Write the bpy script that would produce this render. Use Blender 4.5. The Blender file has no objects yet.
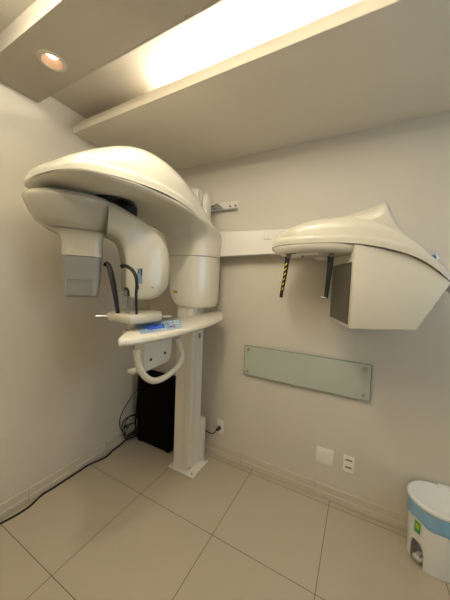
import bpy, bmesh, math, random
from mathutils import Vector, Matrix
random.seed(4)
scn = bpy.context.scene
COL = scn.collection

# ------------------------------------------------------------------ materials
def mat(name, color, rough=.5, metal=0.0, spec=.5, coat=0.0, noise=0.0, nscale=8.0, bump=0.0, bscale=60.0,
        emit=None, estr=0.0, trans=0.0, alpha=1.0, ior=1.45):
    m = bpy.data.materials.new(name); m.use_nodes = True
    nt = m.node_tree; b = nt.nodes['Principled BSDF']
    b.inputs['Base Color'].default_value = (*color, 1)
    b.inputs['Roughness'].default_value = rough
    b.inputs['Metallic'].default_value = metal
    b.inputs['Specular IOR Level'].default_value = spec
    b.inputs['Coat Weight'].default_value = coat
    b.inputs['Coat Roughness'].default_value = .06
    b.inputs['Transmission Weight'].default_value = trans
    b.inputs['Alpha'].default_value = alpha
    b.inputs['IOR'].default_value = ior
    if emit:
        b.inputs['Emission Color'].default_value = (*emit, 1)
        b.inputs['Emission Strength'].default_value = estr
    tc = nt.nodes.new('ShaderNodeTexCoord')
    if noise:
        n = nt.nodes.new('ShaderNodeTexNoise'); n.inputs['Scale'].default_value = nscale; n.inputs['Detail'].default_value = 5
        nt.links.new(tc.outputs['Object'], n.inputs['Vector'])
        r = nt.nodes.new('ShaderNodeMixRGB'); r.blend_type = 'MIX'
        r.inputs[1].default_value = (*[c * (1 - noise) for c in color], 1)
        r.inputs[2].default_value = (*[min(1, c * (1 + noise)) for c in color], 1)
        nt.links.new(n.outputs['Fac'], r.inputs[0]); nt.links.new(r.outputs[0], b.inputs['Base Color'])
    if bump:
        n = nt.nodes.new('ShaderNodeTexNoise'); n.inputs['Scale'].default_value = bscale; n.inputs['Detail'].default_value = 3
        nt.links.new(tc.outputs['Object'], n.inputs['Vector'])
        bp = nt.nodes.new('ShaderNodeBump'); bp.inputs['Strength'].default_value = bump; bp.inputs['Distance'].default_value = .004
        nt.links.new(n.outputs['Fac'], bp.inputs['Height']); nt.links.new(bp.outputs[0], b.inputs['Normal'])
    return m

WALLC = (.66, .615, .53)
M = {}
M['wall'] = mat('wall_paint', WALLC, .55, spec=.25, noise=.02, nscale=3, bump=.15, bscale=45)
M['skirt'] = mat('skirting_tile', (.62, .56, .46), .35, noise=.03, nscale=5)
M['strip'] = mat('ceiling_strip_shaded_paint', (.46, .425, .365), .8, spec=.2, noise=.015, nscale=2)  # same ceiling paint, darkened to put the strip's shade into its colour
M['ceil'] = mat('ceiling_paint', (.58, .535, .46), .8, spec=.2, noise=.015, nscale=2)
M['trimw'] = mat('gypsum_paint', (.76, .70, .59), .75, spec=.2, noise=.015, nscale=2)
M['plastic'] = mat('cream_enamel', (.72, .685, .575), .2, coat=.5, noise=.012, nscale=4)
M['plastic_shaded'] = mat('cream_enamel_arm_shaded', (.53, .50, .405), .22, coat=.4, noise=.012, nscale=4)  # machine's cream enamel, darkened for the shade under the overhead arm
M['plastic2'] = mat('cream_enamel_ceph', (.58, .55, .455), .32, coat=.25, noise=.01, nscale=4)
M['beam'] = mat('white_beam_paint', (.80, .77, .72), .4, noise=.02, nscale=12)
M['column'] = mat('column_paint', (.79, .75, .66), .38, coat=.1, noise=.015, nscale=6)
M['groove'] = mat('seam_shadow_gap', (.20, .18, .14), .7)
M['grey'] = mat('grey_plastic', (.25, .25, .235), .42, noise=.02)
M['grey2'] = mat('grey_window_plastic', (.19, .187, .175), .3)
M['black'] = mat('black_plastic', (.006, .006, .006), .35, noise=.2)
M['rubber'] = mat('black_rubber', (.007, .0065, .006), .5)
M['screen'] = mat('dark_glossy_screen', (.022, .018, .014), .10, spec=.5, coat=.3)
M['pcblack'] = mat('black_powder_coat', (.0035, .0033, .0028), .75, spec=.1, noise=.2, nscale=30)
M['chrome'] = mat('brushed_steel', (.62, .60, .56), .25, metal=1, noise=.05, nscale=50)
M['bluepanel'] = mat('pale_blue_foil', (.28, .42, .58), .35, noise=.02)
M['slate'] = mat('slate_blue_strip', (.17, .24, .33), .4)
M['blueline'] = mat('mid_blue_print', (.12, .27, .52), .4)
M['lcd'] = mat('blue_display', (.035, .11, .50), .12, emit=(.03, .1, .5), estr=.25)
M['lcdtext'] = mat('display_characters', (.12, .22, .6), .3, emit=(.2, .3, .9), estr=.12)
M['btnw'] = mat('white_keys', (.75, .80, .85), .4)
M['btnr'] = mat('red_key', (.6, .06, .05), .4)
M['yellow'] = mat('yellow_label', (.62, .45, .03), .5)
M['stripe'] = mat('yellow_marking', (.72, .58, .02), .45)
M['ink'] = mat('dark_ink', (.03, .03, .02), .6)
M['faint'] = mat('faint_grey_ink', (.45, .43, .42), .6)
M['glass'] = mat('frosted_green_glass', (.47, .51, .43), .18, spec=.6, coat=.35, noise=.015, nscale=2)
M['glassedge'] = mat('green_glass_edge', (.16, .26, .21), .15, spec=.7)
M['outlet'] = mat('white_outlet_plastic', (.86, .83, .76), .35)
M['slot'] = mat('outlet_slot_dark', (.22, .19, .15), .6)
M['cable'] = mat('black_cable', (.010, .010, .010), .5)
M['cableb'] = mat('slate_blue_cable', (.035, .045, .075), .45)
M['cablew'] = mat('white_cable', (.6, .58, .52), .45)
M['binw'] = mat('white_bin_plastic', (.84, .84, .82), .35, noise=.01)
M['bag'] = mat('blue_bag_film', (.27, .50, .72), .35, bump=.5, bscale=35, noise=.12, nscale=14)
M['green'] = mat('green_sticker', (.04, .42, .10), .4)
M['lime'] = mat('lime_sticker', (.42, .62, .03), .4)
M['pedal'] = mat('pedal_grey_plastic', (.50, .48, .45), .5)
M['acryl'] = mat('clear_acrylic', (.72, .72, .66), .1, trans=.6, ior=1.3)
M['lampinner'] = mat('copper_reflector', (.60, .45, .35), .3, metal=.0, coat=.3)
M['lampring'] = mat('lamp_trim_ring', (.66, .61, .52), .5)
M['bulb'] = mat('warm_bulb', (1, .8, .6), .3, emit=(1, .74, .50), estr=3.2)
M['tube'] = mat('tube_glow', (1, 1, 1), .3, emit=(1, .92, .76), estr=110)
M['tube2'] = mat('warm_tube_glow', (1, 1, 1), .3, emit=(1, .905, .70), estr=40)
M['bluecap'] = mat('blue_cap', (.05, .16, .42), .4)
M['frame'] = mat('window_frame_white', (.7, .7, .68), .4)
M['clear'] = mat('window_glass', (1, 1, 1), .02, trans=1, ior=1.02)

def floor_mat():
    m = bpy.data.materials.new('porcelain_tiles'); m.use_nodes = True
    nt = m.node_tree; N = nt.nodes; L = nt.links; b = N['Principled BSDF']
    g = N.new('ShaderNodeNewGeometry'); sp = N.new('ShaderNodeSeparateXYZ'); L.new(g.outputs['Position'], sp.inputs[0])
    def math_(op, a, v=None, c=None):
        n = N.new('ShaderNodeMath'); n.operation = op
        for i, x in enumerate((a, v)):
            if x is None: continue
            if isinstance(x, (int, float)): n.inputs[i].default_value = x
            else: L.new(x, n.inputs[i])
        return n.outputs[0]
    lines = []; ids = []
    for out, o in ((sp.outputs[0], .6038), (sp.outputs[1], -.6632)):
        t = math_('DIVIDE', math_('SUBTRACT', out, o), .6)
        fl = math_('FLOOR', t); ids.append(fl)
        fr = math_('ABSOLUTE', math_('SUBTRACT', math_('SUBTRACT', t, fl), .5))
        lines.append(math_('GREATER_THAN', fr, .4968))
    ln = math_('MAXIMUM', lines[0], lines[1])
    cm = N.new('ShaderNodeCombineXYZ'); L.new(ids[0], cm.inputs[0]); L.new(ids[1], cm.inputs[1])
    wn = N.new('ShaderNodeTexWhiteNoise'); wn.noise_dimensions = '3D'; L.new(cm.outputs[0], wn.inputs['Vector'])
    ns = N.new('ShaderNodeTexNoise'); ns.inputs['Scale'].default_value = 2.2; ns.inputs['Detail'].default_value = 6
    L.new(g.outputs['Position'], ns.inputs['Vector'])
    mx = N.new('ShaderNodeMixRGB'); mx.inputs[1].default_value = (.475, .415, .310, 1); mx.inputs[2].default_value = (.52, .455, .345, 1)
    f = math_('ADD', math_('MULTIPLY', ns.outputs['Fac'], .7), math_('MULTIPLY', wn.outputs['Value'], .3)); L.new(f, mx.inputs[0])
    m2 = N.new('ShaderNodeMixRGB'); m2.inputs[2].default_value = (.17, .12, .075, 1)
    L.new(ln, m2.inputs[0]); L.new(mx.outputs[0], m2.inputs[1]); L.new(m2.outputs[0], b.inputs['Base Color'])
    r = math_('ADD', math_('MULTIPLY', ln, .5), .27); L.new(r, b.inputs['Roughness'])
    b.inputs['Specular IOR Level'].default_value = .4
    return m
M['floor'] = floor_mat()

# ------------------------------------------------------------------ helpers
def link(name, bm, material, parent=None, smooth=True, angle=38, origin=None):
    me = bpy.data.meshes.new(name)
    bmesh.ops.recalc_face_normals(bm, faces=bm.faces)
    bm.to_mesh(me); bm.free()
    mats = material if isinstance(material, (list, tuple)) else [material]
    for k in mats: me.materials.append(M[k])
    if smooth:
        me.polygons.foreach_set('use_smooth', [True] * len(me.polygons))
        me.set_sharp_from_angle(angle=math.radians(angle))
    o = bpy.data.objects.new(name, me); COL.objects.link(o)
    if origin is not None:
        me.transform(Matrix.Translation(-Vector(origin))); o.location = origin
    if parent is not None:
        o.parent = parent
        o.matrix_parent_inverse = Matrix.Translation(-world_loc(parent))
    return o
def world_loc(o):
    v = o.location.copy()
    # parents are created unparented to rotation; translations only
    p = o.parent
    if p is None: return v
    return v
def thing(name, label, cat, loc=(0, 0, 0), group=None):
    o = bpy.data.objects.new(name, None); COL.objects.link(o); o.location = loc
    o.empty_display_size = .1
    o['label'] = label; o['category'] = cat
    if group: o['group'] = group
    return o
def tag(o, label=None, cat=None, group=None, kind=None):
    for k, v in (('label', label), ('category', cat), ('group', group), ('kind', kind)):
        if v: o[k] = v
    return o
def box(bm, a, b, bev=0.0, seg=2, m=0):
    a = Vector(a); b = Vector(b)
    r = bmesh.ops.create_cube(bm, size=1)
    for v in r['verts']:
        v.co = Vector([(a[i] + b[i]) / 2 + v.co[i] * (b[i] - a[i]) for i in range(3)])
    fs = set(f for v in r['verts'] for f in v.link_faces)
    for f in fs: f.material_index = m
    if bev:
        es = set(e for v in r['verts'] for e in v.link_edges)
        bmesh.ops.bevel(bm, geom=list(es), offset=bev, segments=seg, affect='EDGES', profile=.5)
def prism(bm, pts, vec, bev=0.0, seg=2, m=0):
    vec = Vector(vec); n = len(pts)
    A = [bm.verts.new(Vector(p)) for p in pts]; B = [bm.verts.new(Vector(p) + vec) for p in pts]
    fs = [bm.faces.new(A), bm.faces.new(B[::-1])]
    for i in range(n):
        fs.append(bm.faces.new([A[i], B[i], B[(i + 1) % n], A[(i + 1) % n]]))
    for f in fs: f.material_index = m
    if bev:
        bmesh.ops.recalc_face_normals(bm, faces=fs)
        es = set(e for f in fs for e in f.edges)
        bmesh.ops.bevel(bm, geom=list(es), offset=bev, segments=seg, affect='EDGES', profile=.5)
def rings(bm, rs, cap0=True, cap1=True, m=0):
    V = [[bm.verts.new(Vector(p)) for p in r] for r in rs]; n = len(rs[0])
    for a, b in zip(V, V[1:]):
        for i in range(n):
            j = (i + 1) % n
            bm.faces.new([a[i], a[j], b[j], b[i]]).material_index = m
    if cap0: bm.faces.new(V[0][::-1]).material_index = m
    if cap1: bm.faces.new(V[-1]).material_index = m
def cat(pts, n=8, closed=False):
    P = [Vector(p) for p in pts]; out = []
    for i in range(len(P) - 1):
        p0 = P[i - 1] if i else P[0] * 2 - P[1]; p1, p2 = P[i], P[i + 1]
        p3 = P[i + 2] if i + 2 < len(P) else p2 * 2 - p1
        for k in range(n):
            t = k / n
            out.append(.5 * ((2 * p1) + (p2 - p0) * t + (2 * p0 - 5 * p1 + 4 * p2 - p3) * t * t + (3 * p1 - p0 - 3 * p2 + p3) * t ** 3))
    out.append(P[-1]); return out
def tube(bm, pts, r, seg=10, m=0, flat=None):
    """round tube along pts; r number or list; flat=(ratio, axis) squashes"""
    P = [Vector(p) for p in pts]; n = len(P)
    R = r if isinstance(r, (list, tuple)) else [r] * n
    t0 = (P[1] - P[0]).normalized(); up = Vector((0, 0, 1)) if abs(t0.z) < .9 else Vector((1, 0, 0))
    x = t0.cross(up).normalized(); rs = []
    for i in range(n):
        t = (P[min(i + 1, n - 1)] - P[max(i - 1, 0)]).normalized()
        x = (x - t * x.dot(t)).normalized(); y = t.cross(x)
        rs.append([P[i] + x * (R[i] * math.cos(2 * math.pi * k / seg)) + y * (R[i] * math.sin(2 * math.pi * k / seg) * (flat or 1)) for k in range(seg)])
    rings(bm, rs, m=m)
def cyl(bm, a, b, r, r2=None, seg=24, m=0):
    tube(bm, [a, b], [r, r if r2 is None else r2], seg, m)
def lathe(bm, c, prof, seg=32, m=0, cap0=True, cap1=True):
    c = Vector(c)
    rings(bm, [[c + Vector((r * math.cos(2 * math.pi * k / seg), r * math.sin(2 * math.pi * k / seg), z)) for k in range(seg)] for r, z in prof], cap0, cap1, m)
def interp(stations, n):
    """resample list of tuples with a smooth curve: n steps between stations"""
    dim = len(stations[0]); out = []
    for i in range(len(stations) - 1):
        p1, p2 = stations[i], stations[i + 1]
        p0 = stations[i - 1] if i else p1; p3 = stations[i + 2] if i + 2 < len(stations) else p2
        for k in range(n):
            t = k / n
            out.append(tuple(.5 * (2 * p1[d] + (p2[d] - p0[d]) * t + (2 * p0[d] - 5 * p1[d] + 4 * p2[d] - p3[d]) * t * t + (3 * p1[d] - p0[d] - 3 * p2[d] + p3[d]) * t ** 3) for d in range(dim)))
    out.append(tuple(stations[-1])); return out
def se(c, s, e):
    return (math.copysign(abs(c) ** e, c), math.copysign(abs(s) ** e, s))

# ------------------------------------------------------------------ the room
X1, Y1, ZC = 3.3, -3.3, 2.735
BZ, BT, BY = 2.576, .061, -.80          # lowered ceiling board along the back wall
SZ, SF, SN = 2.646, -1.025, -1.310      # ceiling strip with the spotlight
def struct(name, bm, m, parent=None):
    o = link(name, bm, m, parent, smooth=False)
    if parent is None: o['kind'] = 'structure'
    return o
b = bmesh.new(); box(b, (-.1, Y1 - .1, -.1), (X1 + .1, .1, 0)); struct('floor', b, 'floor')
b = bmesh.new(); box(b, (-.1, Y1 - .1, 0), (0, .1, 2.85)); struct('wall_left', b, 'wall')
b = bmesh.new(); box(b, (0, 0, 0), (X1, .1, 2.85)); struct('wall_back', b, 'wall')
b = bmesh.new(); box(b, (0, Y1 - .1, 0), (X1, Y1, 2.85)); struct('wall_front', b, 'wall')
WY0, WY1, WZ0, WZ1 = -1.6, -.7, 1.2, 2.2
b = bmesh.new()
box(b, (X1, Y1 - .1, 0), (X1 + .1, WY0, 2.85)); box(b, (X1, WY1, 0), (X1 + .1, .1, 2.85))
box(b, (X1, WY0, 0), (X1 + .1, WY1, WZ0)); box(b, (X1, WY0, WZ1), (X1 + .1, WY1, 2.85)); struct('wall_right', b, 'wall')
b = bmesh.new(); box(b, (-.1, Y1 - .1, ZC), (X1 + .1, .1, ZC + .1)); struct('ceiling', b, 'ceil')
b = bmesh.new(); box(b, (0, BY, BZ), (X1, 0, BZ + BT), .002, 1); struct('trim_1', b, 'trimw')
b = bmesh.new()
# ceiling strip, open round hole for the spotlight
LX, LY, LR = .428, -1.164, .048
def plate_with_hole(bm, x0, x1, y0, y1, z, cx, cy, r, seg=40):
    sq = []; ci = []
    hx = (y1 - y0) / 2
    for k in range(seg):
        a = 2 * math.pi * (k + .5) / seg; c, s = math.cos(a), math.sin(a); q = max(abs(c), abs(s))
        sq.append(bm.verts.new((cx + hx * c / q, (y0 + y1) / 2 + hx * s / q, z))); ci.append(bm.verts.new((cx + r * c, cy + r * s, z)))
    for k in range(seg):
        j = (k + 1) % seg; bm.faces.new([sq[k], sq[j], ci[j], ci[k]])
    for xa, xb in ((x0, cx - hx), (cx + hx, x1)):
        bm.faces.new([bm.verts.new(p) for p in ((xa, y0, z), (xb, y0, z), (xb, y1, z), (xa, y1, z))])
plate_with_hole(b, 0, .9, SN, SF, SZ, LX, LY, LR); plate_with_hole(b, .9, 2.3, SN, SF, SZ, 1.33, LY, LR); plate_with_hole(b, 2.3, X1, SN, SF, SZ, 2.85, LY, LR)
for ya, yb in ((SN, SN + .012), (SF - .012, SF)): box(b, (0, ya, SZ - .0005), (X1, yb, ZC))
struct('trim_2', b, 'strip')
# baseboards: tile skirting in two steps
def skirt(name, segs, wallpos):
    b = bmesh.new()
    for (a, c) in segs:
        if wallpos == 'back':
            box(b, (a, -.018, 0), (c, 0, .045), .004, 2); box(b, (a, -.012, .0), (c, 0, .098), .006, 3)
        elif wallpos == 'left':
            box(b, (0, a, 0), (.018, c, .045), .004, 2); box(b, (0, a, 0), (.012, c, .098), .006, 3)
        elif wallpos == 'right': box(b, (X1 - .015, a, 0), (X1, c, .11), .002, 1)
        else: box(b, (a, Y1, 0), (c, Y1 + .015, .11), .002, 1)
    struct(name, b, 'skirt')
g = .003
skirt('baseboard_back', [(0, .497 - g), (.497, 1.097 - g), (1.097, 1.697 - g), (1.697, 2.297 - g), (2.297, X1)], 'back')
g = .0012
skirt('baseboard_left', [(-.50 + g, -.022), (-1.1 + g, -.5), (-1.7 + g, -1.1), (-2.3 + g, -1.7), (Y1, -2.3)], 'left')
skirt('baseboard_right', [(Y1 + .016, -.022)], 'right')
skirt('baseboard_front', [(.022, X1 - .016)], 'front')
# window added in the right wall, out of the picture, to carry a bluish fill light
b = bmesh.new()
w = .05
box(b, (X1 + .02, WY0, WZ0), (X1 + .08, WY0 + w, WZ1)); box(b, (X1 + .02, WY1 - w, WZ0), (X1 + .08, WY1, WZ1))
box(b, (X1 + .02, WY0, WZ0), (X1 + .08, WY1, WZ0 + w)); box(b, (X1 + .02, WY0, WZ1 - w), (X1 + .08, WY1, WZ1))
box(b, (X1 + .03, (WY0 + WY1) / 2 - .02, WZ0), (X1 + .07, (WY0 + WY1) / 2 + .02, WZ1))
struct('added_window_1', b, 'frame')

# ------------------------------------------------------------------ lamps
def spot(lx, label, power):
    t = thing('recessed_spotlight', label, 'ceiling light', (lx, LY, SZ), 'spotlights in the ceiling strip')
    b = bmesh.new(); lathe(b, (lx, LY, SZ), [(.0485, .002), (.0485, -.004), (.052, -.005), (.064, -.004), (.067, -.001), (.067, .0)], 48, cap0=False, cap1=False)
    link('trim_ring', b, 'lampring', t)
    b = bmesh.new(); lathe(b, (lx, LY, SZ), [(.0483, .0), (.047, .008), (.043, .020), (.038, .032)], 48, cap0=False, cap1=False)
    link('reflector', b, 'lampinner', t)
    b = bmesh.new(); lathe(b, (lx, LY, SZ + .028), [(.001, -.004), (.018, -.003), (.030, .002), (.035, .008)], 40, cap0=False)
    link('bulb', b, 'bulb', t)
    l = bpy.data.lights.new('spotlight_beam', 'SPOT'); l.energy = power; l.color = (1, .875, .67); l.spot_size = math.radians(150); l.spot_blend = .7; l.shadow_soft_size = .045
    o = bpy.data.objects.new('spotlight_beam', l); COL.objects.link(o); o.location = (lx, LY, SZ - .025)
spot(LX, 'small round recessed spotlight with copper reflector near the left wall', 1.5)
spot(1.33, 'added unseen spotlight in the ceiling strip above and in front of the wall beam', 20)  # added out of view to brighten the back wall
spot(2.85, 'added unseen spotlight in the ceiling strip nearest the right wall', 4)  # added out of view for more light on the right
t = thing('tube_light', 'long glowing tube lamp lying in the slot above the lowered board', 'tube light', (1.9, -.7, BZ + BT))
for i in range(2):
    x0 = .80 + i * 1.22
    b = bmesh.new(); cyl(b, (x0, -.70, BZ + BT + .034), (x0 + 1.18, -.70, BZ + BT + .034), .013, seg=20); link('tube', b, 'tube', t)
    b = bmesh.new(); box(b, (x0 - .01, -.715, BZ + BT), (x0 + 1.19, -.685, BZ + BT + .018), .003); link('tube_holder', b, 'frame', t)

for k, yl in enumerate((-1.56, -2.0)):
    t = thing('ceiling_batten_lamp', ('surface tube lamp on the ceiling just behind the ceiling strip', 'second surface tube lamp further behind the camera')[k], 'ceiling light', (1.2, yl, ZC))
    b = bmesh.new(); box(b, (.47, yl - .02, ZC - .022), (1.95, yl + .02, ZC), .003); link('lamp_base', b, 'frame', t)
    b = bmesh.new(); cyl(b, (.50, yl, ZC - .042), (1.92, yl, ZC - .042), .014, seg=10); link('tube', b, 'tube2', t)
def area(name, loc, rot, sx, sy, power, color):
    l = bpy.data.lights.new(name, 'AREA'); l.shape = 'RECTANGLE'; l.size = sx; l.size_y = sy; l.energy = power; l.color = color
    o = bpy.data.objects.new(name, l); COL.objects.link(o); o.location = loc; o.rotation_euler = rot; return o
area('window_fill_light', (X1 + .12, (WY0 + WY1) / 2, (WZ0 + WZ1) / 2), (0, math.radians(90), 0), 1.0, .9, 8, (.45, .72, 1))  # added cool fill outside the unseen window, tints the right side

# ------------------------------------------------------------------ panoramic x-ray machine
PX = thing('panoramic_xray_machine', 'large cream dental panoramic x-ray machine with overhead arm, standing on a square column', 'x-ray machine', (.705, -.255, 0))
b = bmesh.new(); box(b, (.593, -.36, 0), (.842, -.13, .012), .003); bp_ = link('base_plate', b, 'column', PX)
for p in ((.815, -.335), (.82, -.15)):
    b = bmesh.new(); lathe(b, (p[0], p[1], .012), [(.009, 0), (.009, .004), (.006, .006), (.006, .012), (.004, .014)], 12); link('bolt', b, 'chrome', bp_)
# column with slide rails
b = bmesh.new()
cx0, cx1, cy0, cy1 = .631, .778, -.335, -.178
prism(b, [(cx0, cy0, .012), (cx1 - .050, cy0, .012), (cx1 - .050, cy0 + .004, .012), (cx1 - .046, cy0 + .004, .012), (cx1 - .046, cy0, .012),
          (cx1, cy0, .012), (cx1, cy0 + .05, .012), (cx1 - .004, cy0 + .05, .012), (cx1 - .004, cy0 + .056, .012), (cx1, cy0 + .056, .012),
          (cx1, cy1, .012), (cx0, cy1, .012)], (0, 0, 1.96))
colo = link('column', b, 'column', PX, angle=30)
b = bmesh.new(); box(b, (.62, -.20, 1.95), (.665, -.14, 2.30), .004); box(b, (.64, -.24, 1.95), (.72, -.20, 2.285), .004); link('top_rail', b, 'column', colo)
b = bmesh.new(); box(b, (.70, -.20, 1.95), (.722, -.15, 2.285), .003); box(b, (.736, -.185, 1.95), (.775, -.12, 2.25), .003); link('top_rail', b, 'column', colo)
b = bmesh.new(); box(b, (.7775, -.245, 1.085), (.7805, -.218, 1.125), .001); link('column_latch', b, 'grey2', colo)
b = bmesh.new(); box(b, (.7765, -.333, .035), (.780, -.305, .048), .001); link('screw_plate', b, 'grey2', colo)
b = bmesh.new(); box(b, (.755, -.177, .012), (.800, -.125, .385), .003); link('cable_duct', b, 'column', PX)

def frame_pt(kind, s, w, z):
    if kind == 'Y': return Vector((w, s, z))
# --- generic swept body: station = inner point, outer point (both in plane), low side, high side, chamfers
def body(bm, stations, origin, A, N, nsub=5, e=.5, cap0=True, cap1=True, m=0, flat=0, rout=.02):
    """stations: (si, zi, so, zo, wl, wh, cl, ch): section spans N from wl to wh, and from inner to outer point;
       cl / ch = chamfer (metres) at the inner side on each edge"""
    A = Vector(A); N = Vector(N); O = Vector(origin); rs = []
    for (si, zi, so, zo, wl, wh, cl, ch) in interp(stations, nsub):
        I = O + A * si + Vector((0, 0, zi)); U = O + A * so + Vector((0, 0, zo)); D = U - I; dl = max(D.length, 1e-6)
        def P(w, d): return I + N * w + D * (d / dl)
        poly = []
        def corner(w, d, sw, sd, rw, rd, k=6):
            # rounded corner at (w,d), arcs from edge along d to edge along w
            for q in range(k + 1):
                a = math.pi / 2 * q / k
                yield (w - sw * rw * (1 - math.sin(a)), d - sd * rd * (1 - math.cos(a)))
        ro = min(rout, dl * .35)
        hw = (wh - wl) * .49
        c = list(corner(wh, dl, 1, 1, min(ro, hw), ro)); poly += [(p[0], p[1]) for p in c[::-1]]
        ci_ = list(corner(wh, 0, 1, -1, min(ch, hw), min(ch * 1.3, dl * .6))); poly += ci_
        poly = []
        # order: outer-low -> outer-high -> inner-high -> inner-low
        for q in range(7):
            a = math.pi / 2 * q / 6; poly.append((wh - min(ro, hw) * (1 - math.sin(a)), dl - ro * (1 - math.cos(a))))
        for q in range(9):
            a = math.pi / 2 * q / 8; r1 = min(ch, hw); r2 = min(ch * 1.25, dl * .62)
            t_ = q / 8; poly.append((wh - r1 * ((1 - math.cos(a)) * (1 - flat) + t_ * flat), r2 * ((1 - math.sin(a)) * (1 - flat) + (1 - t_) * flat)))
        for q in range(9):
            a = math.pi / 2 * q / 8; r1 = min(cl, hw); r2 = min(cl * 1.25, dl * .62)
            poly.append((wl + r1 * (1 - math.sin(a)), r2 * (1 - math.cos(a))))
        for q in range(7):
            a = math.pi / 2 * q / 6; poly.append((wl + min(ro, hw) * (1 - math.cos(a)), dl - ro * (1 - math.sin(a))))
        rs.append([P(*p) for p in poly])
    rings(bm, rs, cap0, cap1, m)

# lower carriage cover and the neck that bends forward into the overhead arm
OY, AY, NX = (0, 0, 0), (0, 1, 0), (1, 0, 0)
b = bmesh.new()
body(b, [(-.335, 1.338, -.135, 1.338, .655, .845, .05, .08), (-.352, 1.344, -.128, 1.344, .632, .862, .05, .09), (-.368, 1.375, -.12, 1.375, .590, .876, .04, .10),
         (-.375, 1.46, -.12, 1.46, .560, .884, .03, .10), (-.38, 1.60, -.12, 1.60, .555, .886, .03, .10), (-.38, 1.733, -.12, 1.733, .55, .886, .03, .10)], OY, AY, NX, flat=.8)
lc = link('carriage_cover', b, 'plastic', PX, angle=50)
b = bmesh.new(); box(b, (.617, -.3785, 1.447), (.655, -.3745, 1.467)); lb = link('warning_label', b, 'yellow', lc, smooth=False); lb['label'] = 'small yellow warning label'
b = bmesh.new()
for i in range(3): box(b, (.622 + .003 * i, -.3790, 1.4505 + i * .005), (.650 - .004 * i, -.3784, 1.4525 + i * .005))
link('label_print', b, 'ink', lc, smooth=False)
b = bmesh.new()
body(b, [(-.378, 1.7365, -.12, 1.7365, .552, .885, .03, .10), (-.384, 1.80, -.12, 1.80, .535, .887, .035, .10), (-.405, 1.87, -.12, 1.865, .51, .890, .05, .10),
         (-.46, 1.932, -.14, 1.905, .475, .900, .06, .09), (-.56, 1.968, -.25, 1.950, .425, .912, .06, .07), (-.70, 1.982, -.48, 1.995, .385, .92, .05, .05),
         (-.85, 1.985, -.78, 2.010, .355, .925, .03, .03), (-1.0, 1.985, -.99, 2.008, .335, .918, .02, .02), (-1.1, 1.986, -1.1, 2.004, .30, .90, .02, .02),
         (-1.18, 1.988, -1.18, 2.002, .297, .868, .02, .02), (-1.24, 1.990, -1.24, 2.002, .325, .825, .02, .02), (-1.272, 1.993, -1.272, 2.002, .39, .775, .02, .02),
         (-1.288, 1.996, -1.288, 2.002, .50, .705, .02, .02)], OY, AY, NX, nsub=5, flat=.5)
link('overhead_arm', b, 'plastic', PX, angle=50)
# top shell of the arm
def shell(bm, stations, n=5, seg=28, ex=.62, ez=.75, lip=.012, axis='Y', tier=0):
    rs = []
    for (s, wl, wh, zr, h) in interp(stations, n):
        xc = (wl + wh) / 2; w_ = (wh - wl) / 2; r = []
        def Q(x, z): return Vector((x, s, z)) if axis == 'Y' else Vector((s, x, z))
        th_ = min(tier, h * .45); ins = min(tier * .45, w_ * .2) if tier else 0
        if tier: r += [Q(xc + w_ * .995, zr + th_ * .02), Q(xc + w_, zr + th_ * .3), Q(xc + w_ * .997, zr + th_ * .75), Q(xc + w_ - ins * .45, zr + th_ * .98)]
        for k in range(seg + 1):
            a = math.pi * k / seg; c, sn = se(math.cos(a), math.sin(a), 1)
            r.append(Q(xc + (w_ - ins) * math.copysign(abs(c) ** ex, c), zr + th_ + (h - th_) * abs(sn) ** ez))
        if tier: r += [Q(xc - w_ + ins * .45, zr + th_ * .98), Q(xc - w_ * .997, zr + th_ * .75), Q(xc - w_, zr + th_ * .3), Q(xc - w_ * .995, zr + th_ * .02)]
        r.append(Q(xc - w_ + .001, zr - lip)); r.append(Q(xc + w_ - .001, zr - lip))
        rs.append(r)
    rings(bm, rs)
AR = [(-1.300, .54, .67, 2.013, .008), (-1.290, .48, .715, 2.013, .020), (-1.272, .385, .78, 2.013, .042), (-1.24, .320, .830, 2.013, .075), (-1.18, .292, .872, 2.013, .120), (-1.10, .295, .904, 2.016, .168),
      (-1.0, .328, .922, 2.020, .215), (-.9, .345, .931, 2.024, .240), (-.8, .362, .932, 2.024, .245), (-.7, .385, .930, 2.018, .238), (-.6, .41, .927, 2.005, .222), (-.5, .44, .915, 1.985, .205),
      (-.4, .47, .903, 1.96, .180), (-.3, .50, .894, 1.935, .140), (-.22, .53, .888, 1.91, .10), (-.15, .56, .876, 1.885, .05), (-.122, .58, .862, 1.87, .015)]
b = bmesh.new(); shell(b, AR, ex=.60, ez=.74, tier=.034); link('arm_shell', b, 'plastic', PX, angle=60)

# --- rotating c-arm
L0 = Vector((.33, -1.27, 0)); A3 = Vector((.5408, .8412, 0)); N3 = Vector((.8412, -.5408, 0))
def cp(s, n, z): return L0 + A3 * s + N3 * n + Vector((0, 0, z))
def stack(bm, lv, e=.75, seg=40, n=4, cap0=True, cap1=True):
    rs = []
    for (z, sl, sr, nl, nh) in interp(lv, n):
        c_ = (sl + sr) / 2; h = (sr - sl) / 2; nc = (nl + nh) / 2; nw = (nh - nl) / 2
        rs.append([cp(c_ + h * se(math.cos(a), math.sin(a), e)[0], nc + nw * se(math.cos(a), math.sin(a), e)[1], z) for a in [2 * math.pi * k / seg for k in range(seg)]])
    rings(bm, rs, cap0, cap1)
CA = bpy.data.objects.new('rotating_arm', None); COL.objects.link(CA); CA.parent = PX
CA.matrix_parent_inverse = Matrix.Translation(-PX.location); CA.location = (.58, -.88, 1.9)
b = bmesh.new()
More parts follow.
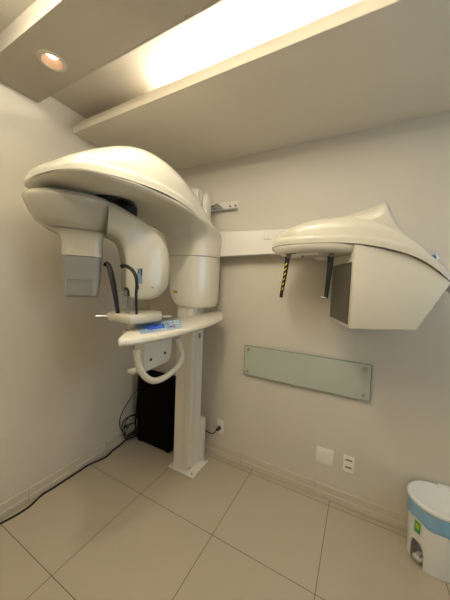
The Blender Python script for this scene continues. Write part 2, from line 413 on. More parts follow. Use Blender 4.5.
stack(b, [(1.792, .106, .400, -.09, .125), (1.82, .070, .420, -.105, .155), (1.86, .044, .44, -.115, .182), (1.90, .026, .45, -.12, .203), (1.925, .018, .456, -.12, .212),
          (1.937, .019, .457, -.12, .213), (1.946, .028, .452, -.115, .206), (1.962, .052, .435, -.10, .186), (1.974, .088, .41, -.08, .155), (1.981, .13, .37, -.05, .115), (1.983, .20, .31, -.02, .06)], e=.92)
link('tube_head_cover', b, 'plastic_shaded', CA, angle=60)
b = bmesh.new()
stack(b, [(1.652, .181, .388, -.085, .095), (1.70, .181, .388, -.085, .095), (1.735, .180, .389, -.086, .097), (1.762, .168, .391, -.087, .101), (1.776, .145, .392, -.088, .108), (1.7875, .118, .396, -.086, .119)], e=.45)
th = link('tube_neck', b, 'plastic_shaded', CA, angle=60)
b = bmesh.new()
stack(b, [(1.425, .225, .340, -.05, .06), (1.428, .208, .356, -.07, .078), (1.440, .200, .366, -.078, .086), (1.52, .194, .376, -.08, .088), (1.651, .188, .386, -.082, .09)], e=.35)
gb = link('collimator_housing', b, 'grey', CA, angle=60); gb['label'] = 'grey collimator box'
b = bmesh.new(); 
pts = [cp(s, .0872, z) for s, z in ((.216, 1.437), (.326, 1.437), (.331, 1.443), (.334, 1.520), (.328, 1.526), (.214, 1.526), (.209, 1.520), (.211, 1.443))]
prism(b, pts, N3 * .0025, .001, 1); link('beam_window', b, 'grey2', gb)
# beam and receptor
b = bmesh.new()
body(b, [(.400, 1.785, .408, 1.960, -.10, .175, .03, .04), (.425, 1.779, .455, 1.948, -.10, .172, .03, .04), (.460, 1.757, .535, 1.915, -.10, .165, .03, .03), (.480, 1.715, .62, 1.875, -.10, .158, .03, .03),
         (.492, 1.675, .69, 1.828, -.10, .152, .02, .02), (.499, 1.63, .748, 1.755, -.10, .15, .02, .02), (.501, 1.58, .771, 1.66, -.10, .15, .02, .02), (.502, 1.52, .770, 1.55, -.10, .148, .02, .02),
         (.507, 1.465, .757, 1.490, -.10, .146, .02, .02), (.522, 1.430, .715, 1.440, -.098, .142, .02, .02), (.545, 1.418, .67, 1.420, -.09, .13, .02, .02)], L0, A3, N3, nsub=5, rout=.075)
rc = link('receptor_arm', b, 'plastic_shaded', CA, angle=55)
b = bmesh.new()
prism(b, [cp(s, .1470, z) for s, z in ((.562, 1.612), (.590, 1.613), (.592, 1.513), (.564, 1.512))], N3 * .003, .001, 1); ip = link('indicator_strip', b, 'slate', rc); ip['label'] = 'slate blue indicator strip'
def mark(name, s0, s1, z0, z1, n0, m):
    b = bmesh.new(); prism(b, [cp(s, n0, z) for s, z in ((s0, z0), (s1, z0), (s1, z1), (s0, z1))], N3 * .003); link(name, b, m, rc, smooth=False)
mark('indicator_window', .567, .572, 1.571, 1.595, .1485, 'black'); mark('indicator_window', .581, .589, 1.560, 1.600, .1485, 'black')
mark('sensor_port', .565, .573, 1.480, 1.503, .1465, 'black'); mark('vent_slot', .645, .657, 1.489, 1.493, .1455, 'black')
# pivot hub between overhead arm and rotating arm
b = bmesh.new(); lathe(b, (.60, -.92, 1.974), [(.118, 0), (.122, .004), (.122, .013)], 48); link('pivot_recess', b, 'black', PX)
b = bmesh.new(); lathe(b, (.60, -.82, 1.86), [(.050, 0), (.060, .03), (.060, .130)], 40); link('pivot_hub', b, 'rubber', PX)

# --- control panel shelf
CP = bpy.data.objects.new('control_panel', None); COL.objects.link(CP); CP.parent = PX; CP.matrix_parent_inverse = Matrix.Translation(-PX.location); CP.location = (.9, -.7, 1.25)
outer = [(.930, -1.142, 1.250), (.948, -1.128, 1.252), (.985, -1.050, 1.255), (1.012, -.94, 1.258), (1.024, -.78, 1.260), (1.020, -.62, 1.262), (1.005, -.45, 1.266), (.988, -.30, 1.274), (.975, -.21, 1.284), (.925, -.12, 1.302)]
inner = [(.920, -1.132, 1.253), (.890, -1.085, 1.260), (.852, -1.01, 1.269), (.817, -.94, 1.277), (.803, -.85, 1.281), (.803, -.70, 1.282), (.800, -.53, 1.283), (.795, -.37, 1.287), (.792, -.25, 1.294), (.805, -.12, 1.305)]
rs = []
for o_, i_ in zip(cat(outer, 5), cat(inner, 5)):
    d_ = (o_ - i_); dn = Vector((d_.x, d_.y, 0)).normalized()
    th_ = .040
    r = [i_ + Vector((0, 0, -.004)) - dn * .004, i_ + dn * .004, o_ - dn * .010 + Vector((0, 0, .0010)), o_ - dn * .003 - Vector((0, 0, .003)), o_ + dn * .002 - Vector((0, 0, .012)),
         o_ + dn * .003 - Vector((0, 0, .024)), o_ - dn * .006 - Vector((0, 0, .036)), o_ - dn * .02 - Vector((0, 0, th_)), i_ + dn * .02 - Vector((0, 0, th_ + .004)), i_ - dn * .002 - Vector((0, 0, .035))]
    rs.append(r)
b = bmesh.new(); rings(b, rs); link('panel_body', b, 'plastic', CP, angle=40)
qa, qb, qc, qd = Vector((.800, -.925, 1.2815)), Vector((.838, -.575, 1.2790)), Vector((1.000, -.755, 1.2622)), Vector((.952, -1.020, 1.2590))
def pu(u, v, h=0): return qa * (1 - u) * (1 - v) + qb * u * (1 - v) + qc * u * v + qd * (1 - u) * v + Vector((.12, 0, .99)) * h
def pquad(bm, u0, u1, v0, v1, h0, h1, m=0):
    n = 4 ; 
    prism(bm, [pu(u0, v0, h0), pu(u1, v0, h0), pu(u1, v1, h0), pu(u0, v1, h0)], Vector((.12, 0, .99)) * (h1 - h0), m=m)
b = bmesh.new(); pquad(b, 0, 1, 0, 1, -.002, .0035); kf = link('keypad_foil', b, 'bluepanel', CP, smooth=False); kf['label'] = 'pale blue keypad foil'
b = bmesh.new(); pquad(b, .17, .56, .34, .74, .0035, .0045); lcd = link('display', b, 'lcd', CP, smooth=False); lcd['label'] = 'dark blue display'
b = bmesh.new()
for v in (.42, .57):
    for i in range(11):
        if random.random() < .85: pquad(b, .20 + i * .03, .217 + i * .03, v, v + .07, .0045, .0049)
link('display_text', b, 'lcdtext', lcd, smooth=False)
b = bmesh.new()
for u0, u1, v0, v1 in ((.04, .63, .06, .09), (.655, .665, .05, .95), (.80, .81, .05, .95), (.07, .13, .35, .40), (.07, .13, .55, .60), (.98, .99, .05, .95), (.66, .99, .03, .06)): pquad(b, u0, u1, v0, v1, .0035, .004)
link('foil_print', b, 'blueline', kf, smooth=False)
def key(u, v, r, m):
    c = pu(u, v, .0035); bb = bmesh.new(); cyl(bb, c, c + Vector((.0003, 0, .0028)), r, seg=16); link('key', bb, m, CP)
for u, v, m in ((.70, .25, 'btnw'), (.76, .25, 'btnw'), (.70, .50, 'btnw'), (.76, .50, 'btnw'), (.71, .76, 'lcd'), (.86, .22, 'btnw'), (.93, .25, 'btnw'), (.855, .48, 'btnw'), (.92, .52, 'btnw'), (.87, .74, 'btnw'), (.80, .82, 'btnr')): key(u, v, .0085, m)
for i in range(5): key(.18 + i * .095, .87, .0055, 'btnw')
# handle loop
hp = [(.935, -1.035, 1.185), (.940, -1.035, 1.14), (.944, -1.018, 1.08), (.95, -.985, 1.03), (.953, -.935, .995), (.953, -.88, .984), (.953, -.82, .988), (.952, -.745, 1.008), (.951, -.700, 1.035), (.950, -.682, 1.08), (.947, -.700, 1.13), (.94, -.720, 1.19)]
b = bmesh.new(); tube(b, cat(hp, 6), .0175, 14); link('handle_bar', b, 'plastic', CP)
# bracket block under the panel
b = bmesh.new()
prism(b, [(.905, -.955, 1.21), (.905, -.955, 1.05), (.905, -.93, 1.035), (.905, -.76, 1.045), (.905, -.73, 1.075), (.905, -.72, 1.21)], (-.07, 0, 0), .006, 2)
box(b, (.835, -1.005, 1.035), (.885, -.90, 1.052), .003)
bk = link('support_bracket', b, 'column', CP)
for y, z in ((-.905, 1.095), (-.79, 1.108)):
    b = bmesh.new(); cyl(b, (.904, y, z), (.908, y, z), .0085, seg=14); link('screw', b, 'ink', bk)
b = bmesh.new(); box(b, (.68, -.75, 1.205), (.84, -.30, 1.255), .01); box(b, (.76, -.98, 1.21), (.88, -.7, 1.255), .01); box(b, (.66, -.86, 1.22), (.78, -.70, 1.305), .01); link('support_arm', b, 'column', CP)
# --- chin rest
CR = bpy.data.objects.new('chin_rest', None); COL.objects.link(CR); CR.parent = PX; CR.matrix_parent_inverse = Matrix.Translation(-PX.location); CR.location = (.66, -.82, 1.27)
b = bmesh.new()
top = [(.68, -1.015), (.545, -.85), (.54, -.80), (.565, -.74), (.807, -.724), (.916, -.835), (.915, -.96), (.895, -1.045)]
prism(b, [(x, y, 1.311) for x, y in top], (0, 0, .034), .006, 2)
prism(b, [(.74 + (x - .74) * .95, -.88 + (y + .88) * .95, 1.303) for x, y in top], (0, 0, .010), .002, 1)
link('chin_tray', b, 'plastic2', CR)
b = bmesh.new()
prism(b, [(.912, -.84, 1.33), (.911, -.96, 1.33), (.892, -1.040, 1.33), (.80, -1.025, 1.33), (.79, -.86, 1.33)], (0, 0, .021), .004, 2); link('chin_pad', b, 'plastic2', CR)
b = bmesh.new(); tube(b, [(.69, -1.0, 1.325), (.672, -1.02, 1.325), (.671, -1.021, 1.325), (.640, -1.055, 1.325)], [.008, .008, .011, .011], 14); link('adjusting_knob', b, 'chrome', CR)
b = bmesh.new(); cyl(b, (.89, -.81, 1.325), (.925, -.765, 1.325), .008, seg=14); link('adjusting_knob', b, 'chrome', CR)
# temple supports (curved black rods)
ty = -.985
def tp(pts): return cat([(x - .018, ty, z) for x, z in pts], 6)
P_ = tp([(.752, 1.34), (.726, 1.446), (.701, 1.528), (.680, 1.585), (.668, 1.612), (.655, 1.624), (.642, 1.619), (.637, 1.606)]); n_ = len(P_)
b = bmesh.new(); tube(b, P_, [.0105 + .0065 * math.sin(math.pi * min(1, i / (n_ * .62))) for i in range(n_)], 12, flat=.7); link('temple_support', b, 'rubber', CR)
P_ = tp([(.894, 1.34), (.890, 1.40), (.888, 1.46), (.891, 1.515), (.880, 1.557), (.855, 1.585), (.818, 1.603), (.790, 1.607), (.778, 1.603)]); n_ = len(P_)
b = bmesh.new(); tube(b, P_, [.0065 + .0095 * (i / n_) ** 1.2 for i in range(n_)], 12, flat=.75); link('temple_support', b, 'rubber', CR)
b = bmesh.new(); tube(b, tp([(.824, 1.335), (.826, 1.40), (.826, 1.455), (.822, 1.466)]), .0075, 10); link('bite_rod', b, 'grey2', CR)
b = bmesh.new(); tube(b, tp([(.830, 1.445), (.828, 1.470), (.817, 1.485), (.802, 1.484)]), .0065, 8); link('bite_hook', b, 'rubber', CR)
b = bmesh.new(); cyl(b, (.735, ty, 1.463), (.815, ty, 1.459), .003, seg=8); link('bite_crossbar', b, 'acryl', CR)
b = bmesh.new(); cyl(b, (.765, ty, 1.462), (.765, ty, 1.40), .0028, seg=8); link('bite_drop_pin', b, 'acryl', CR)

# ------------------------------------------------------------------ cephalostat
CE = thing('cephalostat', 'cream head x-ray unit with black ear rods hanging from a long white wall beam', 'x-ray head unit', (1.85, -.3, 1.8))
b = bmesh.new()
prism(b, [(.80, -.115, 1.752), (1.95, -.115, 1.785), (1.95, -.115, 1.925), (.80, -.115, 1.957)], (0, .055, 0), .003, 1)
bm_ = link('support_beam', b, 'beam', CE); bm_['label'] = 'white beam'
b = bmesh.new()
for i, (dx, w_, h_) in enumerate(((0, .010, .010), (.014, .008, .004), (.026, .004, .012), (.034, .010, .009), (.048, .010, .004))):
    box(b, (1.245 + dx, -.1158, 1.870 + (i % 2) * .003), (1.245 + dx + w_, -.1149, 1.870 + h_ + (i % 2) * .003))
link('beam_marking', b, 'faint', bm_, smooth=False)
b = bmesh.new(); box(b, (1.62, -.24, 1.72), (1.95, -.055, 1.86), .01); link('mounting_block', b, 'beam', CE)
# lower rim tray of the head and top shell
def ceph_rim(x):
    T = [(1.35, 1.778), (1.45, 1.780), (1.6, 1.785), (1.75, 1.782), (1.87, 1.773), (1.98, 1.752), (2.1, 1.715), (2.18, 1.670), (2.26, 1.598), (2.32, 1.53), (2.4, 1.44)]
    for (a, za), (c, zc) in zip(T, T[1:]):
        if a <= x <= c: return za + (zc - za) * (x - a) / (c - a)
    return T[-1][1]
W = [(1.395, .02), (1.402, .06), (1.42, .095), (1.46, .13), (1.53, .155), (1.64, .168), (1.78, .172), (1.93, .172), (2.06, .168), (2.16, .155), (2.25, .135), (2.31, .09), (2.335, .04)]
HT = [.004, .014, .032, .065, .100, .130, .144, .140, .100, .055, .030, .015, .006]
YC = -.33
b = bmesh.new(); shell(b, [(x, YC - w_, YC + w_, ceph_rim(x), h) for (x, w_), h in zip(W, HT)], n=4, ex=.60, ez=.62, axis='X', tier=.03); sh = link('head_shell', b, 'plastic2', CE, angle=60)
# peaked fin on the shell
b = bmesh.new()
F = [(1.70, .02, 1.88, .030), (1.76, .07, 1.87, .052), (1.84, .115, 1.86, .078), (1.92, .135, 1.85, .105), (1.975, .14, 1.84, .142), (1.99, .14, 1.84, .145), (2.005, .14, 1.835, .135), (2.04, .135, 1.80, .085), (2.09, .12, 1.76, .055), (2.12, .10, 1.73, .02)]
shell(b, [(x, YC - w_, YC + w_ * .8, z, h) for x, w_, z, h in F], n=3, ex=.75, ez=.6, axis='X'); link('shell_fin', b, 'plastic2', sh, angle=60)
# underside body of the nose
b = bmesh.new(); rs = []
for (x, w_) in interp([q for q in W if q[0] < 1.8] + [(1.87, .15), (1.93, .12)], 3):
    zr = ceph_rim(x) - .016; dz = .045 * min(1, max(.2, (x - 1.39) / .06)); r = []
    for (f, z) in ((1, 0), (1.0, -.006), (.97, -dz * .6), (.86, -dz), (-.86, -dz), (-.97, -dz * .6), (-1, -.006), (-1, 0)): r.append((x + (1 - abs(f)) * .02, YC + f * w_, zr + z))
    rs.append(r)
rings(b, rs); link('head_underbody', b, 'plastic2', CE, angle=45)
# detector housing: wedge with slanted right end
b = bmesh.new()
# plan: near-left corner (1.870,-.50), far-left (1.745,-.20)
def zt(x): return ceph_rim(min(x, 2.39)) - .014
prof = [(1.870, 1.318), (2.155, 1.318), (2.285, 1.545)]
fr = [(1.870, -.497, 1.322), (2.150, -.480, 1.346), (2.268, -.455, 1.575)]
arc = [(x, -.497 + (x - 1.87) * .11, zt(x)) for x in (2.25, 2.22, 2.18, 2.14, 2.10, 2.04, 1.98, 1.92, 1.870)]
front = fr + arc
back = [((1.745 + (x - 1.87) * 1.24) if x < 1.9 else x + .01, -.19, z) for (x, y, z) in front]
A_ = [b.verts.new(p) for p in front]; B_ = [b.verts.new(p) for p in back]
b.faces.new(A_); b.faces.new(B_[::-1])
for i in range(len(A_)):
    j = (i + 1) % len(A_); b.faces.new([A_[i], A_[j], B_[j], B_[i]])
bmesh.ops.recalc_face_normals(b, faces=b.faces)
es = [e for e in b.edges if all(v in A_ for v in e.verts)] + [e for e in b.edges if set(e.verts) <= {A_[1], B_[1], A_[2], B_[2], A_[0], B_[0], A_[-1], B_[-1]}]
bmesh.ops.bevel(b, geom=list(set(es)), offset=.007, segments=3, affect='EDGES', profile=.5)
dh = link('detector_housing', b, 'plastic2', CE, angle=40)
# dark screen on the left side face
c0, c1 = Vector((1.870, -.500, 0)), Vector((1.745, -.19, 0)); dirn = (c1 - c0).normalized(); nn = Vector((dirn.y, -dirn.x, 0)) * -1
if nn.x > 0: nn = -nn
def sp_(u, z, h=0): return c0 + (c1 - c0) * u + nn * h + Vector((0, 0, z))
b = bmesh.new(); prism(b, [sp_(.075, 1.345, .001), sp_(.985, 1.352, .001), sp_(.985, 1.668, .001), sp_(.075, 1.668, .001)], nn * .003); sc = link('detector_screen', b, 'screen', dh, smooth=False); sc['label'] = 'dark glossy screen'
# ear rods and their rail
b = bmesh.new(); box(b, (1.50, -.45, 1.722), (1.80, -.40, 1.742), .006); box(b, (1.56, -.455, 1.712), (1.70, -.42, 1.728), .004); er = link('ear_rod_rail', b, 'beam', CE)
for x in (1.52, 1.60, 1.755):
    b = bmesh.new(); cyl(b, (x, -.43, 1.700), (x, -.43, 1.722), .014 if x != 1.60 else .006, seg=18); link('rail_joint', b, 'grey2', er)
for xa, xb in ((1.50, 1.57), (1.69, 1.81)):
    b = bmesh.new(); cyl(b, (xa, -.455, 1.722), (xb, -.455, 1.722), .004, seg=8); link('rail_pin', b, 'grey2', er)
def rod(x0, x1, y, zt_, zb_, stripes):
    P = [Vector((x0, y, zt_)), Vector((x0, y, zt_ - .03)), Vector(((x0 * 2 + x1) / 3, y, zt_ - .11)), Vector((x1, y, zb_ + .02)), Vector((x1, y, zb_))]
    Q = cat(P, 6); n = len(Q); b = bmesh.new()
    rs_ = []
    for i, p in enumerate(Q):
        f = i / (n - 1); wd = (.0135 if stripes else .017) * (1 - .45 * f); tk = .010 * (1 - .3 * f)
        rs_.append([p + Vector((wd * a, tk * c, 0)) for a, c in ((-1, -.6), (-.6, -1), (.6, -1), (1, -.6), (1, .6), (.6, 1), (-.6, 1), (-1, .6))])
    rings(b, rs_)
    o = link('ear_rod', b, 'rubber', CE, angle=50)
    if stripes:
        o['label'] = 'ear rod with yellow stripes'
        b = bmesh.new()
        for k in range(6):
            z = zt_ - .045 - k * .029
            f = (zt_ - z) / (zt_ - zb_); xx = x0 + (x1 - x0) * f ** 1.1; wd = .0137 * (1 - .45 * f); tk = .0102 * (1 - .3 * f) + .0006
            prism(b, [(xx - wd * .55, y - tk, z - .010), (xx + wd * .65, y - tk, z + .002), (xx + wd * .65, y - tk, z + .011), (xx - wd * .55, y - tk, z - .001)], (0, .001, 0))
        link('depth_marks', b, 'stripe', o, smooth=False)
    return o
rod(1.512, 1.488, -.43, 1.705, 1.462, True)
rod(1.752, 1.742, -.43, 1.705, 1.472, False)
b = bmesh.new(); cyl(b, (1.715, -.436, 1.478), (1.745, -.436, 1.474), .006, seg=12); link('ear_tip', b, 'acryl', CE)

# ------------------------------------------------------------------ wall bracket
t = thing('wall_bracket', 'small steel bracket fixing the column top to the back wall', 'bracket', (.85, 0, 2.18))
b = bmesh.new(); box(b, (.70, -.006, 2.155), (.965, 0, 2.225), .001, 1); box(b, (.70, -.045, 2.155), (.965, 0, 2.160), .001, 1); link('bracket_plate', b, 'beam', t)
b = bmesh.new(); prism(b, [(.72, -.006, 2.20), (.78, -.006, 2.215), (.84, -.006, 2.17), (.80, -.006, 2.16)], (0, -.03, 0), .002, 1); link('bracket_arm', b, 'grey', t)
for x in (.895, .945):
    b = bmesh.new(); cyl(b, (x, -.006, 2.185), (x, -.012, 2.185), .010, seg=14); link('screw', b, 'grey2', t)

# ------------------------------------------------------------------ glass panel
gx0, gx1, gz0, gz1 = 1.0913, 2.0072, .7897, 1.0373
t = thing('glass_wall_panel', 'long frosted green glass panel fixed to the back wall by four steel studs', 'glass panel', ((gx0 + gx1) / 2, 0, gz0))
b = bmesh.new(); box(b, (gx0, -.026, gz0), (gx1, -.020, gz1), .0008, 1)
for f in b.faces:
    f.material_index = 0 if abs(f.normal.y) > .9 else 1
o = link('glass_sheet', b, ['glass', 'glassedge'], t, smooth=False)
b = bmesh.new()
e_ = .004
for q in ((gx0, gx1, gz1 - e_, gz1), (gx0, gx1, gz0, gz0 + e_), (gx0, gx0 + e_, gz0, gz1), (gx1 - e_, gx1, gz0, gz1)): box(b, (q[0], -.0264, q[2]), (q[1], -.0258, q[3]))
link('edge_bevel', b, 'glassedge', t, smooth=False)
for x in (gx0 + .035, gx1 - .04):
    for z in (gz0 + .035, gz1 - .035):
        b = bmesh.new(); cyl(b, (x, 0, z), (x, -.034, z), .010, seg=20); cyl(b, (x, -.030, z), (x, -.036, z), .0125, .011, seg=20); link('stud', b, 'chrome', t)

# ------------------------------------------------------------------ wall plates
def plate(name, label, x0, x1, z0, z1, cat_, group=None):
    t = thing(name, label, cat_, ((x0 + x1) / 2, 0, z0), group)
    b = bmesh.new(); box(b, (x0, -.009, z0), (x1, 0, z1), .003, 2); link('cover_plate', b, 'outlet', t); return t
plate('blank_wall_plate', 'square blank white cover plate on the back wall under the glass panel', 1.692, 1.810, .250, .365, 'wall plate')
t = plate('double_wall_outlet', 'upright white outlet with two empty sockets beside the blank plate', 1.874, 1.943, .2485, .364, 'outlet')
for z in (.335, .283):
    b = bmesh.new()
    prism(b, [(1.888, -.0088, z - .014), (1.93, -.0088, z - .014), (1.936, -.0088, z), (1.93, -.0088, z + .014), (1.888, -.0088, z + .014), (1.882, -.0088, z)], (0, -.0015, 0)); s = link('socket', b, 'outlet', t)
    b = bmesh.new(); box(b, (1.888, -.0112, z - .004), (1.930, -.0100, z + .008)); link('socket_slot', b, 'slot', s)
t = plate('plugged_wall_outlet', 'small white outlet low on the wall with a black plug behind the column', .846, .912, .202, .322, 'outlet')
t = thing('power_plug', 'black plug and short cord pushed into the low outlet beside the column', 'plug', (.878, -.01, .25))
b = bmesh.new(); cyl(b, (.878, -.0095, .258), (.868, -.045, .25), .018, .013, seg=14); link('plug_body', b, 'cable', t)
b = bmesh.new(); tube(b, cat([(.868, -.042, .25), (.85, -.055, .225), (.82, -.05, .205), (.77, -.045, .205), (.70, -.05, .23)], 6), .005, 8); link('cord', b, 'cable', t)
# small fitting on the wall at right
t = thing('wall_valve', 'small white and blue gas fitting on the wall at the right edge', 'wall fitting', (2.29, 0, 1.745))
b = bmesh.new(); cyl(b, (2.285, 0, 1.732), (2.285, -.03, 1.732), .017, seg=18); tube(b, [(2.285, -.018, 1.732), (2.285, -.030, 1.725), (2.28, -.05, 1.712)], [.012, .012, .010], 12); link('valve_body', b, 'outlet', t)
b = bmesh.new(); cyl(b, (2.277, -.035, 1.735), (2.247, -.052, 1.733), .015, seg=18); link('blue_cap', b, 'bluecap', t)
b = bmesh.new(); cyl(b, (2.285, -.015, 1.742), (2.288, -.015, 1.775), .004, seg=8); link('valve_stem', b, 'chrome', t)

# ------------------------------------------------------------------ black computer tower
t = thing('computer_tower', 'tall black computer cabinet on the floor in the corner behind the column', 'computer', (.29, -.14, 0))
b = bmesh.new(); box(b, (.095, -.232, .012), (.497, -.055, .645), .006); ct = link('cabinet', b, 'pcblack', t)
b = bmesh.new(); box(b, (.104, -.238, .022), (.488, -.231, .635), .003); link('side_panel', b, 'pcblack', ct)
for x in (.13, .46):
    for y in (-.21, -.08):
        b = bmesh.new(); box(b, (x - .02, y - .015, 0), (x + .02, y + .015, .014), .002); link('foot', b, 'rubber', t)

# ------------------------------------------------------------------ cables
def cable(name, label, pts, r, m, n=7):
    b = bmesh.new(); tube(b, cat(pts, n), r, 8); o = link(name, b, m, origin=pts[0]); tag(o, label, 'cable'); return o
cable('floor_cable', 'long black cable running along the left skirting to the computer corner',
      [(.05, -3.1, .006), (.06, -2.6, .006), (.045, -2.1, .006), (.06, -1.7, .006), (.040, -1.40, .006), (.045, -1.27, .006), (.060, -1.19, .006), (.058, -1.11, .006), (.030, -1.03, .006), (.032, -.95, .006), (.030, -.86, .006), (.029, -.76, .006), (.028, -.67, .006), (.050, -.60, .006), (.062, -.53, .006), (.040, -.46, .006), (.034, -.38, .008), (.034, -.30, .02), (.05, -.22, .012), (.075, -.13, .04)], .0062, 'cable')
cable('looped_cable', 'thin slate blue cable looping from the computer up along the left wall',
      [(.088, -.20, .50), (.05, -.215, .46), (.022, -.27, .38), (.010, -.33, .30), (.008, -.36, .22), (.010, -.345, .14), (.018, -.30, .08), (.035, -.24, .06), (.055, -.20, .10), (.082, -.18, .14)], .0038, 'cableb')
cable('hanging_cable', 'thick black cable hanging straight down the left side of the computer',
      [(.080, -.205, .56), (.076, -.205, .46), (.070, -.21, .34), (.062, -.212, .22), (.052, -.215, .12), (.044, -.215, .05), (.06, -.16, .01)], .0085, 'cable')
for i, (m, r, lab) in enumerate((('cable', .0045, 'black cable coiled low in the corner beside the computer'), ('cable', .004, 'smaller black cable coil resting on the floor by the computer'), ('cablew', .0035, 'thin white cable tangled among the black coils in the corner'))):
    pts = []; rr = (.095, .070, .06)[i]
    for k in range(17):
        a = k / 16 * 2 * math.pi * 1.8 + i; c = (.050, -.262 - .012 * i, (.150, .10, .12)[i])
        pts.append((max(.024, c[0] + rr * .22 * math.cos(a * 1.3 + i)), c[1] + rr * math.cos(a), max(.010, c[2] + rr * (.95 if i < 2 else .6) * math.sin(a) + .006 * math.sin(3 * a))))
    cable('coiled_cable', lab, pts, r, m, 5)
t = thing('cable_plug', 'small white plug head on the left wall among the tangled cables', 'plug', (.03, -.33, .16))
b = bmesh.new(); box(b, (.004, -.355, .166), (.030, -.270, .178), .004); link('plug_body', b, 'cablew', t)
b = bmesh.new(); box(b, (.012, -.315, .135), (.034, -.290, .162), .005); link('plug_collar', b, 'cable', t)

# ------------------------------------------------------------------ pedal bin
BX, BYc = 2.372, -.148
BN = thing('pedal_bin', 'white pedal bin with a blue bag folded over its rim by the back wall', 'bin', (BX, BYc, 0))
def ov(z, rx, ry, seg=56, dip=0, oy=0):
    out = []
    for k in range(seg):
        a = 2 * math.pi * k / seg; c, s = math.cos(a), math.sin(a)
        out.append(Vector((BX + rx * c, BYc + oy + ry * s, z + dip * (s))))
    return out
# body with a pedal arch facing front-left
seg = 144; b = bmesh.new()
levels = [(0, .140)] + [(.006 + .006 * i, .143 + .00028 * i) for i in range(24)] + [(.17, .150), (.20, .151), (.25, .1535), (.30, .156), (.325, .157)]
Ang0 = math.radians(-141)
V = [[b.verts.new((BX + r * math.cos(2 * math.pi * k / seg), BYc + r * math.sin(2 * math.pi * k / seg), z)) for k in range(seg)] for z, r in levels]
def inarch(k, z):
    a = 2 * math.pi * (k + .5) / seg; d = (a - Ang0 + math.pi) % (2 * math.pi) - math.pi
    q = d / .34; 
    return abs(q) < 1 and z < .125 * math.sqrt(max(0, 1 - q ** 4)) + .002 and z >= .0
for i in range(len(levels) - 1):
    zm = (levels[i][0] + levels[i + 1][0]) / 2
    for k in range(seg):
        if inarch(k, zm): continue
        b.faces.new([V[i][k], V[i][(k + 1) % seg], V[i + 1][(k + 1) % seg], V[i + 1][k]])
bmesh.ops.remove_doubles(b, verts=b.verts, dist=1e-5)
bs = [v for v in b.verts if not v.link_faces]; bmesh.ops.delete(b, geom=bs, context='VERTS')
bd = link('bin_body', b, 'binw', BN, angle=60)
sm = bd.modifiers.new('s', 'SOLIDIFY'); sm.thickness = .004; sm.offset = -1
d0 = Vector((math.cos(Ang0), math.sin(Ang0), 0)); p0 = Vector((-d0.y, d0.x, 0)); C0 = Vector((BX, BYc, 0))
b = bmesh.new(); rs = []
for (u, h) in ((.128, 0), (.075, 0)):
    rs.append([C0 + d0 * u + p0 * (.048 * x) + Vector((0, 0, z)) for x, z in ((-1, .003), (1, .003), (1, .07), (.85, .10), (.5, .122), (0, .130), (-.5, .122), (-.85, .10), (-1, .07))])
rings(b, rs, cap0=False); link('pedal_recess', b, 'pedal', BN)
b = bmesh.new()
prism(b, [C0 + d0 * u + p0 * v + Vector((0, 0, .020)) for u, v in ((.08, -.035), (.138, -.030), (.150, 0), (.138, .030), (.08, .035))], (0, 0, .012), .003, 2)
prism(b, [C0 + d0 * u + p0 * v + Vector((0, 0, .032)) for u, v in ((.085, -.010), (.120, -.010), (.120, .010), (.085, .010))], (0, 0, .022), .003, 2)
link('pedal', b, 'pedal', BN)
# blue bag band around the top
b = bmesh.new(); rs = []
def bandz(k, top):
    a = 2 * math.pi * k / 72
    return (.325 if top else .238 + .008 * math.sin(a * 2 + .6) + .005 * math.sin(a * 7))
for f in (0, .15, .35, .6, .85, 1):
    r = []
    for k in range(72):
        a = 2 * math.pi * k / 72; z = bandz(k, False) * (1 - f) + .326 * f; rr = .1585 + .004 * f + .0018 * math.sin(9 * a + 6 * f) + .001 * math.sin(23 * a)
        r.append((BX + rr * math.cos(a), BYc + rr * math.sin(a), z))
    rs.append(r)
rings(b, rs, False, False); o = link('bin_bag', b, 'bag', BN, angle=80); o['label'] = 'blue plastic bag'
o.modifiers.new('s', 'SOLIDIFY').thickness = .0015
b = bmesh.new()
lathe(b, (BX, BYc, 0), [(.158, .318), (.166, .322), (.168, .332), (.165, .340), (.155, .343), (.140, .338), (.10, .333), (.05, .331), (.004, .3305)], 56); link('bin_lid', b, 'binw', BN, angle=60)
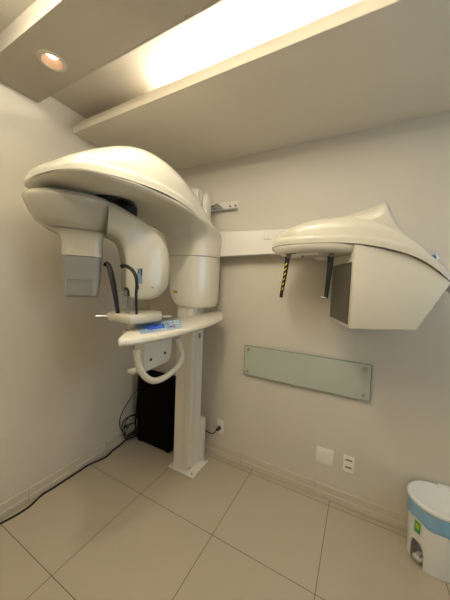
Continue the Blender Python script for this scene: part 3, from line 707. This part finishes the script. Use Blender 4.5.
b = bmesh.new(); box(b, (BX + .02, BYc + .125, .325), (BX + .09, BYc + .165, .352), .006); link('lid_hinge', b, 'binw', BN)
b = bmesh.new()
an = math.radians(-138)
def bp2(da, z, r=.1560): return Vector((BX + r * math.cos(an + da), BYc + r * math.sin(an + da), z))
def sticker(name, m, a0, a1, z0, z1, r, k=6):
    b = bmesh.new(); rs = []
    for i in range(k + 1):
        a = a0 + (a1 - a0) * i / k; rs.append([bp2(a, z0, r), bp2(a, z0, r + .0015), bp2(a, z1, r + .0015), bp2(a, z1, r)])
    rings(b, rs); o = link(name, b, m, BN, smooth=False); return o
s = sticker('sticker', 'green', -.11, .12, .178, .236, .1595); s['label'] = 'green and yellow sticker'
sticker('sticker_print', 'lime', -.055, .085, .198, .226, .1611)

BN.scale = (.875, .82, 1.08)

# ------------------------------------------------------------------ camera, world, view
cam = bpy.data.cameras.new('camera'); co = bpy.data.objects.new('camera', cam); COL.objects.link(co)
cam.sensor_fit = 'HORIZONTAL'; cam.sensor_width = 36; cam.lens = 255.617 / 450 * 36; cam.clip_start = .02
yaw, pitch, roll = -.4901, -.0602, .0393
f = Vector((math.sin(yaw) * math.cos(pitch), math.cos(yaw) * math.cos(pitch), math.sin(pitch)))
r = Vector((math.cos(yaw), -math.sin(yaw), 0)); u = r.cross(f)
c, s = math.cos(roll), math.sin(roll)
R_, U_ = r * c + u * s, u * c - r * s
mw = Matrix(((R_.x, U_.x, -f.x, 1.9155), (R_.y, U_.y, -f.y, -1.9499), (R_.z, U_.z, -f.z, 1.527), (0, 0, 0, 1)))
co.matrix_world = mw
scn.camera = co
wd = bpy.data.worlds.new('world'); scn.world = wd; wd.use_nodes = True
wd.node_tree.nodes['Background'].inputs[0].default_value = (.55, .72, 1, 1); wd.node_tree.nodes['Background'].inputs[1].default_value = .6
scn.view_settings.view_transform = 'Standard'; scn.view_settings.look = 'None'; scn.view_settings.gamma = 1; scn.view_settings.exposure = 0.26
scn.view_settings.use_curve_mapping = False
